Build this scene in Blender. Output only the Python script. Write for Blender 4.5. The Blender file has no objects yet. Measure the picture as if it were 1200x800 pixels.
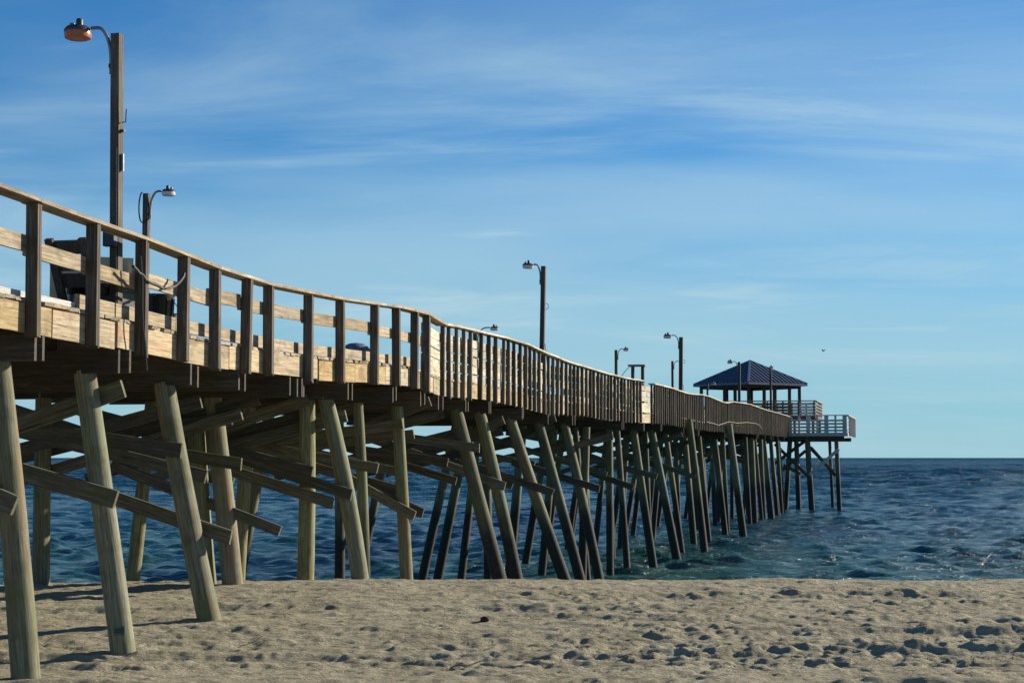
import bpy, bmesh, math, random
import numpy as np
from mathutils import Vector, Matrix
random.seed(7); rng = np.random.default_rng(11)
scene = bpy.context.scene
COL = scene.collection

# ------------------------------------------------------------------ camera
EYE = 3.9                      # metres above the sea
FPX = 2000.0                   # focal length in pixels of a 1200 px wide frame
PITCH = math.atan(136 / FPX)
cam_d = bpy.data.cameras.new("camera"); cam = bpy.data.objects.new("camera", cam_d); COL.objects.link(cam)
cam_d.sensor_width = 36; cam_d.lens = FPX / 1200 * 36; cam_d.clip_start = .1; cam_d.clip_end = 60000
cam.location = (0, 0, EYE); cam.rotation_euler = (math.pi / 2 + PITCH, 0, 0)
scene.camera = cam
scene.render.resolution_x = 1024; scene.render.resolution_y = 682
# ------------------------------------------------------------------ light
SUN_AZ, SUN_EL = math.radians(61), math.radians(21)      # azimuth clockwise from +Y
world = bpy.data.worlds.new("World"); scene.world = world; world.use_nodes = True
nt = world.node_tree; nt.nodes.clear(); N = nt.nodes.new; L = nt.links.new
out = N("ShaderNodeOutputWorld"); bg = N("ShaderNodeBackground"); bg.inputs[1].default_value = .05
sky = N("ShaderNodeTexSky"); sky.sky_type = 'NISHITA'; sky.sun_disc = False
sky.sun_elevation = SUN_EL; sky.sun_rotation = SUN_AZ
sky.air_density = 1.0; sky.dust_density = .0; sky.ozone_density = 5.0; sky.altitude = 0
tc = N("ShaderNodeTexCoord"); sep = N("ShaderNodeSeparateXYZ"); L(tc.outputs["Generated"], sep.inputs[0])
def wmath(op, a, b=None, clamp=False):
    n = N("ShaderNodeMath"); n.operation = op; n.use_clamp = clamp
    for i, s in enumerate((a, b)):
        if s is None: continue
        if isinstance(s, (int, float)): n.inputs[i].default_value = s
        else: L(s, n.inputs[i])
    return n.outputs[0]
zz = wmath('ADD', wmath('MAXIMUM', sep.outputs[2], 0.0), .09)
cx = wmath('DIVIDE', sep.outputs[0], zz); cy = wmath('DIVIDE', sep.outputs[1], zz)
comb = N("ShaderNodeCombineXYZ"); L(cx, comb.inputs[0]); L(cy, comb.inputs[1])
def cloud_layer(scale, rot, stretch, lo, hi, detail, seed, rough=.55, dist=.6):
    mp = N("ShaderNodeMapping"); L(comb.outputs[0], mp.inputs[0])
    mp.inputs["Rotation"].default_value = (0, 0, rot); mp.inputs["Scale"].default_value = (scale * stretch, scale, 1)
    mp.inputs["Location"].default_value = (seed, seed * .7, seed * .3)
    nz = N("ShaderNodeTexNoise"); L(mp.outputs[0], nz.inputs["Vector"]); nz.inputs["Scale"].default_value = 1
    nz.inputs["Detail"].default_value = detail; nz.inputs["Roughness"].default_value = rough; nz.inputs["Distortion"].default_value = dist
    mr = N("ShaderNodeMapRange"); mr.interpolation_type = 'SMOOTHSTEP'; L(nz.outputs[0], mr.inputs[0])
    mr.inputs[1].default_value = lo; mr.inputs[2].default_value = hi
    return mr.outputs[0]
c1 = cloud_layer(.40, .55, .6, .34, .66, 5, 2.6, .5, .8)
c2 = cloud_layer(.95, .75, .5, .44, .72, 6, 6.4, .58, 1.2)
c3 = cloud_layer(2.6, .15, .45, .60, .74, 6, 5.1, .55, .3)
clb = wmath('ADD', wmath('MULTIPLY', c1, .48), wmath('ADD', wmath('MULTIPLY', c2, .40), wmath('MULTIPLY', c3, .30)), True)
ce = N("ShaderNodeMapRange"); ce.interpolation_type = 'SMOOTHSTEP'; L(sep.outputs[2], ce.inputs[0])
for i_, k_ in enumerate((.12, .34, 1.0, .10)): ce.inputs[1 + i_].default_value = k_
cl = wmath('MULTIPLY', clb, ce.outputs[0], True)
tint = N("ShaderNodeMix"); tint.data_type = 'RGBA'; tint.blend_type = 'MULTIPLY'; tint.inputs[0].default_value = 1
L(sky.outputs[0], tint.inputs[6]); tint.inputs[7].default_value = (.36, .98, 1.34, 1)
mixc = N("ShaderNodeMix"); mixc.data_type = 'RGBA'; L(cl, mixc.inputs[0]); L(tint.outputs[2], mixc.inputs[6])
mixc.inputs[7].default_value = (6.2, 8.6, 9.6, 1)
hz_ = N("ShaderNodeMapRange"); hz_.interpolation_type = 'SMOOTHSTEP'; L(sep.outputs[2], hz_.inputs[0])
hz_.inputs[1].default_value = -.02; hz_.inputs[2].default_value = .20; hz_.inputs[3].default_value = .80; hz_.inputs[4].default_value = 0
mixh = N("ShaderNodeMix"); mixh.data_type = 'RGBA'; L(hz_.outputs[0], mixh.inputs[0]); L(mixc.outputs[2], mixh.inputs[6]); mixh.inputs[7].default_value = (4.3, 7.0, 8.2, 1)
L(mixh.outputs[2], bg.inputs[0]); L(bg.outputs[0], out.inputs[0])

sun_d = bpy.data.lights.new("sun", 'SUN'); sun_d.energy = 5.0; sun_d.angle = math.radians(.53); sun_d.color = (1, .90, .74)
sun = bpy.data.objects.new("sun", sun_d); COL.objects.link(sun)
sdir = Vector((math.sin(SUN_AZ) * math.cos(SUN_EL), math.cos(SUN_AZ) * math.cos(SUN_EL), math.sin(SUN_EL)))
sun.rotation_euler = sdir.to_track_quat('Z', 'Y').to_euler(); sun.location = sdir * 60
vs = scene.view_settings; vs.view_transform = 'Standard'; vs.look = 'None'; vs.exposure = .75; vs.gamma = 1; vs.use_curve_mapping = False

# ------------------------------------------------------------------ geometry helpers
TH = math.atan(.2434)
R = Vector((math.cos(TH), -math.sin(TH), 0)); A = Vector((math.sin(TH), math.cos(TH), 0)); Z = Vector((0, 0, 1))
D = 9.5                        # the pier's near edge runs this far to the side of the camera
def W(u, v, z): return R * u + A * v + Z * z
def ray(x, y):
    F = Vector((0, math.cos(PITCH), math.sin(PITCH))); U = Vector((0, -math.sin(PITCH), math.cos(PITCH)))
    return Vector((1, 0, 0)) * ((x - 600) / FPX) + F + U * ((400 - y) / FPX)
def at_u(x, y, u):
    d = ray(x, y); p = d * (u / d.dot(R)); return p.dot(A), p.z + EYE          # -> v, z
def at_v(x, y, v):
    d = ray(x, y); p = d * (v / d.dot(A)); return p.dot(R), p.z + EYE          # -> u, z

def link(name, me, mat, parent=None, mw=None, smooth=False):
    o = bpy.data.objects.new(name, me); COL.objects.link(o)
    if mat and not me.materials: me.materials.append(mat)
    if smooth:
        for p in me.polygons: p.use_smooth = True
    if parent: o.parent = parent
    if mw is not None: o.matrix_local = mw
    return o
def thing(name, label, cat, group=None, loc=(0, 0, 0), rz=0):
    o = bpy.data.objects.new(name, None); COL.objects.link(o); o.location = loc; o.rotation_euler = (0, 0, rz)
    o.empty_display_size = .3
    o["label"] = label; o["category"] = cat
    if group: o["group"] = group
    return o
def tag(o, label, cat, group=None):
    o["label"] = label; o["category"] = cat
    if group: o["group"] = group
    return o
def frame_of(p0, p1, up):
    x = (p1 - p0); ln = x.length; x.normalize()
    y = up.cross(x)
    if y.length < 1e-4: y = Vector((0, 1, 0)).cross(x)
    y.normalize(); z = x.cross(y)
    m = Matrix((x, y, z)).transposed().to_4x4(); m.translation = p0
    return m, ln
def board(name, p0, p1, wy, hz, mat, parent, up=Z, bow=.004, rag=0., seg=3):
    """plank from p0 to p1 (centre line), wy across, hz along 'up'; slightly bowed, ends a bit out of square"""
    m, ln = frame_of(p0, p1, up)
    vs_, fs = [], []
    by, bz, tw = random.gauss(0, bow), random.gauss(0, bow), random.gauss(0, .01)
    for i in range(seg + 1):
        t = i / seg; k = 4 * t * (1 - t)
        e = random.gauss(0, rag) if i in (0, seg) else 0
        w_, h_ = wy * random.uniform(.97, 1.0) / 2, hz * random.uniform(.97, 1.0) / 2
        a = tw * (t - .5)
        for (sy, sz) in ((-1, -1), (1, -1), (1, 1), (-1, 1)):
            vs_.append((t * ln + e * (1 + .6 * sz), by * k + sy * w_ - sz * h_ * a, bz * k + sz * h_ + sy * w_ * a))
    for i in range(seg):
        b = i * 4
        for j in range(4):
            fs.append((b + j, b + (j + 1) % 4, b + 4 + (j + 1) % 4, b + 4 + j))
    fs.append((3, 2, 1, 0)); b = seg * 4; fs.append((b, b + 1, b + 2, b + 3))
    me = bpy.data.meshes.new(name); me.from_pydata(vs_, [], fs); me.update()
    return link(name, me, mat, parent, m)
class MB:
    def __init__(s): s.v = []; s.f = []
    def box(s, c, d, m=None):
        b = len(s.v)
        for sx in (-1, 1):
            for sy in (-1, 1):
                for sz in (-1, 1):
                    p = Vector((c[0] + sx * d[0] / 2, c[1] + sy * d[1] / 2, c[2] + sz * d[2] / 2))
                    s.v.append(tuple(m @ p if m else p))
        for q in ((0, 1, 3, 2), (4, 6, 7, 5), (0, 4, 5, 1), (2, 3, 7, 6), (0, 2, 6, 4), (1, 5, 7, 3)): s.f.append(tuple(b + i for i in q))
        return s
    def bar(s, p0, p1, wy, hz, up=Z):
        m, ln = frame_of(Vector(p0), Vector(p1), Vector(up)); return s.box((ln / 2, 0, 0), (ln, wy, hz), m)
    def tube(s, pts, r, n=8, rads=None):
        pts = [Vector(p) for p in pts]; base = len(s.v)
        for i, p in enumerate(pts):
            t = (pts[min(i + 1, len(pts) - 1)] - pts[max(i - 1, 0)]).normalized()
            a = t.cross(Vector((.31, .95, .12))).normalized(); c = t.cross(a)
            rr = rads[i] if rads else r
            for k in range(n):
                an = 2 * math.pi * k / n; s.v.append(tuple(p + a * math.cos(an) * rr + c * math.sin(an) * rr))
        for i in range(len(pts) - 1):
            for k in range(n):
                a0 = base + i * n + k; a1 = base + i * n + (k + 1) % n; s.f.append((a0, a1, a1 + n, a0 + n))
        s.f.append(tuple(base + k for k in reversed(range(n)))); e = base + (len(pts) - 1) * n; s.f.append(tuple(e + k for k in range(n)))
        return s
    def lathe(s, prof, n=16, c=(0, 0, 0)):
        base = len(s.v)
        for (r, z) in prof:
            for k in range(n):
                an = 2 * math.pi * k / n; s.v.append((c[0] + r * math.cos(an), c[1] + r * math.sin(an), c[2] + z))
        for i in range(len(prof) - 1):
            for k in range(n):
                a0 = base + i * n + k; a1 = base + i * n + (k + 1) % n; s.f.append((a0, a1, a1 + n, a0 + n))
        s.f.append(tuple(base + k for k in reversed(range(n)))); e = base + (len(prof) - 1) * n; s.f.append(tuple(e + k for k in range(n)))
        return s
    def build(s, name, mat, parent=None, mw=None, smooth=False):
        me = bpy.data.meshes.new(name); me.from_pydata(s.v, [], s.f); me.update()
        if smooth:
            me.polygons.foreach_set("use_smooth", [True] * len(me.polygons))
            try: me.set_sharp_from_angle(angle=math.radians(40))
            except Exception: pass
        return link(name, me, mat, parent, mw)

# ------------------------------------------------------------------ materials
def nodes(name):
    m = bpy.data.materials.new(name); m.use_nodes = True; t = m.node_tree; b = t.nodes["Principled BSDF"]
    return m, t, t.nodes.new, t.links.new, b
def ramp(n, stops):
    r = n("ShaderNodeValToRGB"); e = r.color_ramp.elements
    while len(e) < len(stops): e.new(.5)
    for i, (p, c) in enumerate(stops): e[i].position = p; e[i].color = (*c, 1)
    return r
def mixrgb(n, l, fac, a, b, mode='MIX'):
    x = n("ShaderNodeMix"); x.data_type = 'RGBA'; x.blend_type = mode
    for i, s in ((0, fac), (6, a), (7, b)):
        if isinstance(s, (int, float)): x.inputs[i].default_value = s
        elif isinstance(s, tuple): x.inputs[i].default_value = (*s, 1)
        else: l(s, x.inputs[i])
    return x.outputs[2]
def noise(n, l, vec, scale, detail=4, rough=.6, dist=0):
    x = n("ShaderNodeTexNoise"); l(vec, x.inputs["Vector"]); x.inputs["Scale"].default_value = scale
    x.inputs["Detail"].default_value = detail; x.inputs["Roughness"].default_value = rough; x.inputs["Distortion"].default_value = dist
    return x.outputs[0]
def maprange(n, l, v, a, b, c=0., d=1.):
    x = n("ShaderNodeMapRange"); l(v, x.inputs[0]); x.interpolation_type = 'SMOOTHSTEP'
    for i, k in enumerate((a, b, c, d)): x.inputs[1 + i].default_value = k
    return x.outputs[0]
def wood(name, dark, mid, light, axis=0, var=.35, stain=(.05, .035, .02), stain_amt=.5, rust=0., tidal=False, moss=0., rough=.85):
    m, t, n, l, b = nodes(name)
    co = n("ShaderNodeTexCoord"); oi = n("ShaderNodeObjectInfo")
    off = n("ShaderNodeVectorMath"); off.operation = 'SCALE'; off.inputs[0].default_value = (37, 53, 71); l(oi.outputs["Random"], off.inputs[3])
    add = n("ShaderNodeVectorMath"); l(co.outputs["Object"], add.inputs[0]); l(off.outputs[0], add.inputs[1])
    mp = n("ShaderNodeMapping"); l(add.outputs[0], mp.inputs[0])
    sc = [1, 1, 1]; sc[axis] = .05; mp.inputs["Scale"].default_value = sc
    g = noise(n, l, mp.outputs[0], 34, 6, .65, .4)
    g2 = noise(n, l, mp.outputs[0], 120, 3, .6)
    blot = noise(n, l, add.outputs[0], 2.6, 5, .62, .3)
    rp = ramp(n, ((.30, dark), (.5, mid), (.72, light))); l(g, rp.inputs[0])
    c = mixrgb(n, l, maprange(n, l, blot, .48, .72, 0, stain_amt), rp.outputs[0], stain)
    c = mixrgb(n, l, maprange(n, l, g2, .56, .70, 0, .65), c, tuple(k * .3 for k in dark))          # drying cracks
    vor = n("ShaderNodeTexVoronoi"); mp2 = n("ShaderNodeMapping"); l(add.outputs[0], mp2.inputs[0])
    s2 = [3.2, 3.2, 3.2]; s2[axis] = 1.5; mp2.inputs["Scale"].default_value = s2; l(mp2.outputs[0], vor.inputs["Vector"]); vor.inputs["Scale"].default_value = 1
    kn = maprange(n, l, vor.outputs["Distance"], .05, .12, .75, 0.)
    c = mixrgb(n, l, kn, c, (.07, .045, .028))                                                     # knots
    if moss:
        c = mixrgb(n, l, maprange(n, l, noise(n, l, add.outputs[0], 1.3, 4), .45, .7, 0, moss), c, (.15, .18, .055))
    if rust:
        mp3 = n("ShaderNodeMapping"); l(add.outputs[0], mp3.inputs[0]); s3 = [7, 7, 7]; s3[axis] = .35; mp3.inputs["Scale"].default_value = s3
        c = mixrgb(n, l, maprange(n, l, noise(n, l, mp3.outputs[0], 1, 5, .6), .53, .68, 0, rust), c, (.30, .10, .03))
    mp4 = n("ShaderNodeMapping"); l(add.outputs[0], mp4.inputs[0]); s4 = [11, 11, 11]; s4[axis] = .8; mp4.inputs["Scale"].default_value = s4
    c = mixrgb(n, l, maprange(n, l, noise(n, l, mp4.outputs[0], 1, 4, .7), .58, .70, 0, .6), c, tuple(k * .35 for k in dark))       # long dark runs
    va = n("ShaderNodeHueSaturation"); l(c, va.inputs["Color"])
    vm = n("ShaderNodeMapRange"); l(oi.outputs["Random"], vm.inputs[0]); vm.inputs[3].default_value = 1 - var; vm.inputs[4].default_value = 1 + var
    l(vm.outputs[0], va.inputs["Value"])
    wn = n("ShaderNodeTexWhiteNoise"); wn.noise_dimensions = '1D'; l(oi.outputs["Random"], wn.inputs["W"])
    sm = n("ShaderNodeMapRange"); l(wn.outputs["Value"], sm.inputs[0]); sm.inputs[3].default_value = .7; sm.inputs[4].default_value = 1.15
    l(sm.outputs[0], va.inputs["Saturation"])
    c = va.outputs[0]
    b.inputs["Roughness"].default_value = rough
    if tidal:                                                                                    # mussels, weed and wet wood below the tide line
        ge = n("ShaderNodeNewGeometry"); sp = n("ShaderNodeSeparateXYZ"); l(ge.outputs["Position"], sp.inputs[0])
        nn = noise(n, l, ge.outputs["Position"], 1.6, 5, .65)
        ad = n("ShaderNodeMath"); ad.operation = 'MULTIPLY_ADD'; l(nn, ad.inputs[0]); ad.inputs[1].default_value = 1.1; l(sp.outputs[2], ad.inputs[2])
        wet = maprange(n, l, ad.outputs[0], 2.5, 3.5, 1, 0)
        mus = noise(n, l, ge.outputs["Position"], 22, 4, .7)
        dk = ramp(n, ((.4, (.010, .011, .009)), (.6, (.032, .030, .022)), (.78, (.10, .095, .075)))); l(mus, dk.inputs[0])
        c = mixrgb(n, l, wet, c, dk.outputs[0])
    l(c, b.inputs["Base Color"])
    bp = n("ShaderNodeBump"); bp.inputs["Strength"].default_value = .5; bp.inputs["Distance"].default_value = .008
    hm = n("ShaderNodeMath"); hm.operation = 'MULTIPLY_ADD'; l(g2, hm.inputs[0]); hm.inputs[1].default_value = -.6; l(g, hm.inputs[2])
    l(hm.outputs[0], bp.inputs["Height"]); l(bp.outputs[0], b.inputs["Normal"])
    return m
def plain(name, col, rough=.5, metal=0., var=.0, spec=.5, dirt=None):
    m, t, n, l, b = nodes(name); co = n("ShaderNodeTexCoord")
    nz = noise(n, l, co.outputs["Object"], 9, 5, .65)
    d = dirt or tuple(k * .45 for k in col)
    l(mixrgb(n, l, maprange(n, l, nz, .45, .7, 0, .8), tuple(col), d), b.inputs["Base Color"])
    b.inputs["Roughness"].default_value = rough; b.inputs["Metallic"].default_value = metal
    return m
M = {}
M['post'] = wood('weathered_post_wood', (.035, .028, .021), (.085, .071, .054), (.19, .16, .12), stain_amt=.4, var=.25)
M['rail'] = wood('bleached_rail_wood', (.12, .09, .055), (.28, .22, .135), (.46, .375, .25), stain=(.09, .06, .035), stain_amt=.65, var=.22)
M['fascia'] = wood('yellow_tan_fascia_wood', (.16, .115, .055), (.36, .27, .14), (.50, .40, .235), stain=(.11, .07, .035), stain_amt=.7, var=.2, rust=.3)  # yellow-tan boards with stains and rust
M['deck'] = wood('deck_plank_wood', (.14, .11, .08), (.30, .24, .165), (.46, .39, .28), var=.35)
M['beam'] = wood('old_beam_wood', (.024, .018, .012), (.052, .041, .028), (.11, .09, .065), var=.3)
M['brace'] = wood('brace_wood', (.035, .031, .022), (.085, .077, .054), (.18, .165, .12), var=.35, moss=.2)
M['pile'] = wood('treated_pile_wood', (.08, .08, .042), (.17, .17, .094), (.30, .295, .18), axis=2, var=.16, stain=(.075, .052, .028), stain_amt=.7, moss=.55, rust=.3)
M['pile_rust'] = wood('rust_stained_pile_wood', (.095, .09, .05), (.18, .17, .10), (.29, .28, .18), axis=2, var=.1, moss=.4, rust=.8)
M['pile_tidal'] = wood('tidal_shaded_pile_wood', (.055, .056, .032), (.115, .118, .07), (.21, .213, .135), axis=2, var=.25, moss=.5, tidal=True, rust=.25)  # tidal growth below; whole tone lowered to stand in for shade farther out
M['picket'] = wood('grey_picket_wood', (.032, .026, .02), (.08, .067, .051), (.19, .16, .12), stain_amt=.45, var=.38)
M['slat'] = wood('bleached_slat_wood', (.22, .19, .135), (.46, .40, .29), (.66, .60, .46), stain_amt=.4, var=.22)
M['grey'] = wood('silver_grey_platform_wood', (.26, .26, .25), (.45, .45, .43), (.60, .60, .57), stain_amt=.25, var=.15)
M['pole'] = wood('dark_pole_wood', (.035, .03, .024), (.075, .063, .05), (.14, .12, .095), axis=2, var=.25)
M['red'] = wood('reddish_rail_wood', (.09, .045, .03), (.17, .09, .06), (.26, .16, .11), var=.2)
M['galv'] = plain('galvanised_metal', (.22, .24, .26), .45, .7)
M['darkmetal'] = plain('dark_metal', (.045, .05, .055), .5, .4)
M['iron'] = plain('rusty_bolt_iron', (.05, .028, .018), .75, .3, dirt=(.12, .05, .02))
M['rustbowl'] = plain('rust_brown_lamp_bowl', (.34, .11, .045), .35, .0, dirt=(.20, .06, .03))
M['lens'] = plain('grey_lamp_lens', (.55, .56, .55), .25)
M['black'] = plain('black_plastic', (.018, .019, .021), .45)
M['blue'] = plain('grey_blue_plastic', (.13, .17, .21), .5)
M['cable'] = plain('black_cable', (.02, .02, .02), .6)
M['strand'] = plain('pale_strand', (.30, .28, .23), .9)
M['osb'] = plain('plywood', (.50, .42, .26), .8, dirt=(.36, .28, .15))
M['roof'] = plain('navy_metal_roof', (.030, .038, .066), .38, .35, dirt=(.022, .028, .045))
M['seam'] = plain('sun_lightened_seam_metal', (.20, .23, .30), .4, .2, dirt=(.13, .15, .2))  # paler than the roof, sunlight on the seam sides put into the colour
M['trim'] = plain('roof_trim_metal', (.10, .12, .16), .4, .2)
M['bird'] = plain('dark_feathers', (.05, .05, .055), .8)
M['plate'] = plain('green_sign_plate', (.06, .13, .10), .5)
M['platedark'] = plain('dark_sign_face', (.03, .04, .035), .5)
M['stone'] = plain('dark_driftwood', (.035, .03, .026), .9)
M['twig'] = plain('dry_twig', (.10, .075, .05), .9)

# ------------------------------------------------------------------ value noise for terrain
def vnoise(x, y, seed):
    r = np.random.default_rng(seed); T = r.random((256, 256))
    xi = np.floor(x).astype(int); yi = np.floor(y).astype(int); fx = x - xi; fy = y - yi
    fx = fx * fx * (3 - 2 * fx); fy = fy * fy * (3 - 2 * fy)
    a = T[xi % 256, yi % 256]; b = T[(xi + 1) % 256, yi % 256]; c = T[xi % 256, (yi + 1) % 256]; d = T[(xi + 1) % 256, (yi + 1) % 256]
    return (a * (1 - fx) + b * fx) * (1 - fy) + (c * (1 - fx) + d * fx) * fy - .5
def grid_mesh(name, P, mat, smooth=True):
    ny, nx, _ = P.shape
    idx = np.arange(ny * nx).reshape(ny, nx)
    f = np.stack([idx[:-1, :-1], idx[:-1, 1:], idx[1:, 1:], idx[1:, :-1]], -1).reshape(-1, 4)
    me = bpy.data.meshes.new(name); me.vertices.add(ny * nx); me.vertices.foreach_set("co", P.astype(np.float32).ravel())
    me.loops.add(f.size); me.loops.foreach_set("vertex_index", f.astype(np.int32).ravel())
    me.polygons.add(len(f)); me.polygons.foreach_set("loop_start", np.arange(0, f.size, 4, dtype=np.int32))
    me.polygons.foreach_set("use_smooth", np.full(len(f), smooth)); me.update(calc_edges=True); me.validate()
    return link(name, me, mat)

# ------------------------------------------------------------------ beach
PY = np.array([-200, -60, -20, 8, 14, 18, 20.3, 22.0, 26.8, 28.2, 32, 40, 60, 130, 400.])
PZ = np.array([2.6, 1.9, 1.5, 1.42, 1.47, 1.50, 1.53, 1.74, 1.955, 1.90, 1.25, -.05, -1.6, -4., -6.])
def sand_base(x, y):
    z = np.interp(y, PY, PZ)
    s = np.clip((-x - 2.5) / 8, 0, 1); z = z - .10 * s * np.clip((y - 20) / 5, 0, 1)
    return z
def sand_detail(x, y):
    amp = np.clip((y - 9) / 4, 0, 1) * np.clip((34 - y) / 4, 0, 1)
    z = .04 * vnoise(x * .45, y * .9, 1) + .03 * vnoise(x * 1.25 + 3, y * 2.2, 2) + .024 * vnoise(x * 1.6, y * 4.4, 3) + .026 * vnoise(x * 2.8, y * 7, 4) + .024 * vnoise(x * 5, y * 10, 5) + .018 * vnoise(x * 8, y * 13, 6) + .012 * vnoise(x * 14, y * 17, 7)
    def ridge(yc, w, h, wob, seed, x0=-99, x1=99):
        c = yc + wob * vnoise(x * .22, x * 0 + .5, seed) * 2 + .10 * vnoise(x * 1.3, x * 0 + .5, seed + 50)
        hh = h * np.clip(.8 + 1.0 * vnoise(x * .8, x * 0 + 2.5, seed + 70), .1, 1.6)
        d = (y - c) / w; env = np.clip((x - x0) / 1.5, 0, 1) * np.clip((x1 - x) / 1.5, 0, 1)
        return hh * env * (np.exp(-d * d) - .8 * np.exp(-((d + 1.9) / 1.1) ** 2))
    z = z + ridge(19.9, .15, .035, .5, 21) + ridge(20.7, .14, .035, .4, 22) + ridge(22.9, .18, .045, .5, 23, -1, 9) + ridge(25.2, .2, .05, .3, 24, 1.0, 8) + ridge(18.2, .14, .04, .4, 25)
    z = z + ridge(21.8, .14, .04, .4, 26, 2.5, 99) + ridge(24.0, .16, .035, .4, 27, -9, 3)
    return z * amp
xs = np.concatenate([-np.geomspace(900, 13, 26), np.linspace(-12.8, 12.8, 900), np.geomspace(13, 900, 26)])
ysd = np.concatenate([np.array([-200, -120, -60, -30, -12, 0, 5, 8.]), np.linspace(9, 16.4, 60), np.linspace(16.45, 29, 300), np.linspace(29.2, 42, 60), np.array([45, 50, 60, 80, 130, 400.])])
X, Y = np.meshgrid(xs, ysd)
Zs = sand_base(X, Y) + sand_detail(X, Y)
XW = X + .11 * vnoise(X * 6, Y * 8, 41) + .06 * vnoise(X * 15, Y * 18, 42); YW = Y + .07 * vnoise(X * 7, Y * 9, 43) + .04 * vnoise(X * 16, Y * 19, 44)
for k in range(4200):                                     # footprints and scuffs
    fx_ = rng.uniform(-8, 8.5) if k % 3 else rng.uniform(.5, 8.5); fy_ = rng.choice([rng.normal(20.3, .7), rng.uniform(17, 27), rng.uniform(21, 26)])
    if fx_ < -1 and rng.random() < .55: continue
    a = rng.normal(0.1, .35); big_ = rng.random() < .14; la, lb = (rng.uniform(.12, .24), rng.uniform(.05, .08)) if big_ else (rng.uniform(.05, .14), rng.uniform(.03, .05)); dp = rng.uniform(.008, .020) if big_ else rng.uniform(.004, .015)
    i0, i1 = np.searchsorted(xs, (fx_ - .5, fx_ + .5)); j0, j1 = np.searchsorted(ysd, (fy_ - .5, fy_ + .5))
    if i1 <= i0 or j1 <= j0: continue
    dx = XW[j0:j1, i0:i1] - fx_; dy = YW[j0:j1, i0:i1] - fy_
    p = (dx * math.cos(a) + dy * math.sin(a)) / la; q = (-dx * math.sin(a) + dy * math.cos(a)) / lb; r2 = p * p + q * q
    Zs[j0:j1, i0:i1] += dp * (-np.exp(-r2) + .62 * np.exp(-(np.sqrt(r2) - 1.75) ** 2 * 3))
for k in range(2600):                                     # loose clods thrown up along the wheel tracks
    fx_ = rng.uniform(-8, 8.5); band = rng.choice([19.75, 20.25, 20.85, 22.9, 24.9]); dens = 1 if band < 21 else (.5 if fx_ > .5 else .06)
    if rng.random() > dens: continue
    fy_ = band + rng.normal(0, .16) + .5 * float(vnoise(np.array([fx_ * .22]), np.array([.5]), 21)[0])
    la, lb = rng.uniform(.07, .22), rng.uniform(.03, .06); dp = rng.uniform(.010, .030) * (1 if band < 21 else .7) * (.55 if fx_ < -1.5 else 1)
    i0, i1 = np.searchsorted(xs, (fx_ - .4, fx_ + .4)); j0, j1 = np.searchsorted(ysd, (fy_ - .3, fy_ + .3))
    if i1 <= i0 or j1 <= j0: continue
    r2 = ((XW[j0:j1, i0:i1] - fx_) / la) ** 2 + ((YW[j0:j1, i0:i1] - fy_) / lb) ** 2
    Zs[j0:j1, i0:i1] += dp * (np.exp(-r2) - .35 * np.exp(-r2 / 4))
def sand_z(x, y):
    i = int(np.clip(np.searchsorted(xs, x), 1, len(xs) - 1)); j = int(np.clip(np.searchsorted(ysd, y), 1, len(ysd) - 1)); return float(Zs[j, i])
m, t, n, l, b = nodes('beach_sand'); ge = n("ShaderNodeNewGeometry"); P_ = ge.outputs["Position"]
g1 = noise(n, l, P_, 1.2, 5, .6); g2 = noise(n, l, P_, 28, 4, .7); g3 = noise(n, l, P_, 160, 3, .7)
rp = ramp(n, ((.3, (.33, .292, .195)), (.7, (.475, .43, .30)))); l(g1, rp.inputs[0])
c = mixrgb(n, l, maprange(n, l, g2, .56, .75, 0, .55), rp.outputs[0], (.13, .113, .085))
c = mixrgb(n, l, maprange(n, l, g3, .60, .72, 0, .6), c, (.60, .57, .47))
sp = n("ShaderNodeSeparateXYZ"); l(P_, sp.inputs[0])
c = mixrgb(n, l, maprange(n, l, sp.outputs[2], .3, 1.2, 1, 0), c, (.13, .105, .075))
l(c, b.inputs["Base Color"]); b.inputs["Roughness"].default_value = .95; b.inputs["Specular IOR Level"].default_value = .2
bp = n("ShaderNodeBump"); bp.inputs["Strength"].default_value = 1.0; bp.inputs["Distance"].default_value = .05
hm = n("ShaderNodeMath"); hm.operation = 'MULTIPLY_ADD'; l(g3, hm.inputs[0]); hm.inputs[1].default_value = .30; l(g2, hm.inputs[2]); mpa = n('ShaderNodeMapping'); l(P_, mpa.inputs[0]); mpa.inputs['Scale'].default_value = (5, 13, 9); g4 = noise(n, l, mpa.outputs[0], 1, 5, .62, .5); h2 = n('ShaderNodeMath'); h2.operation = 'MULTIPLY_ADD'; l(g4, h2.inputs[0]); h2.inputs[1].default_value = 2.2; l(hm.outputs[0], h2.inputs[2]); hm = h2; l(hm.outputs[0], bp.inputs["Height"]); l(bp.outputs[0], b.inputs["Normal"])
ground = grid_mesh('beach', np.stack([X, Y, Zs], -1), m); ground["kind"] = "structure"

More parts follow.
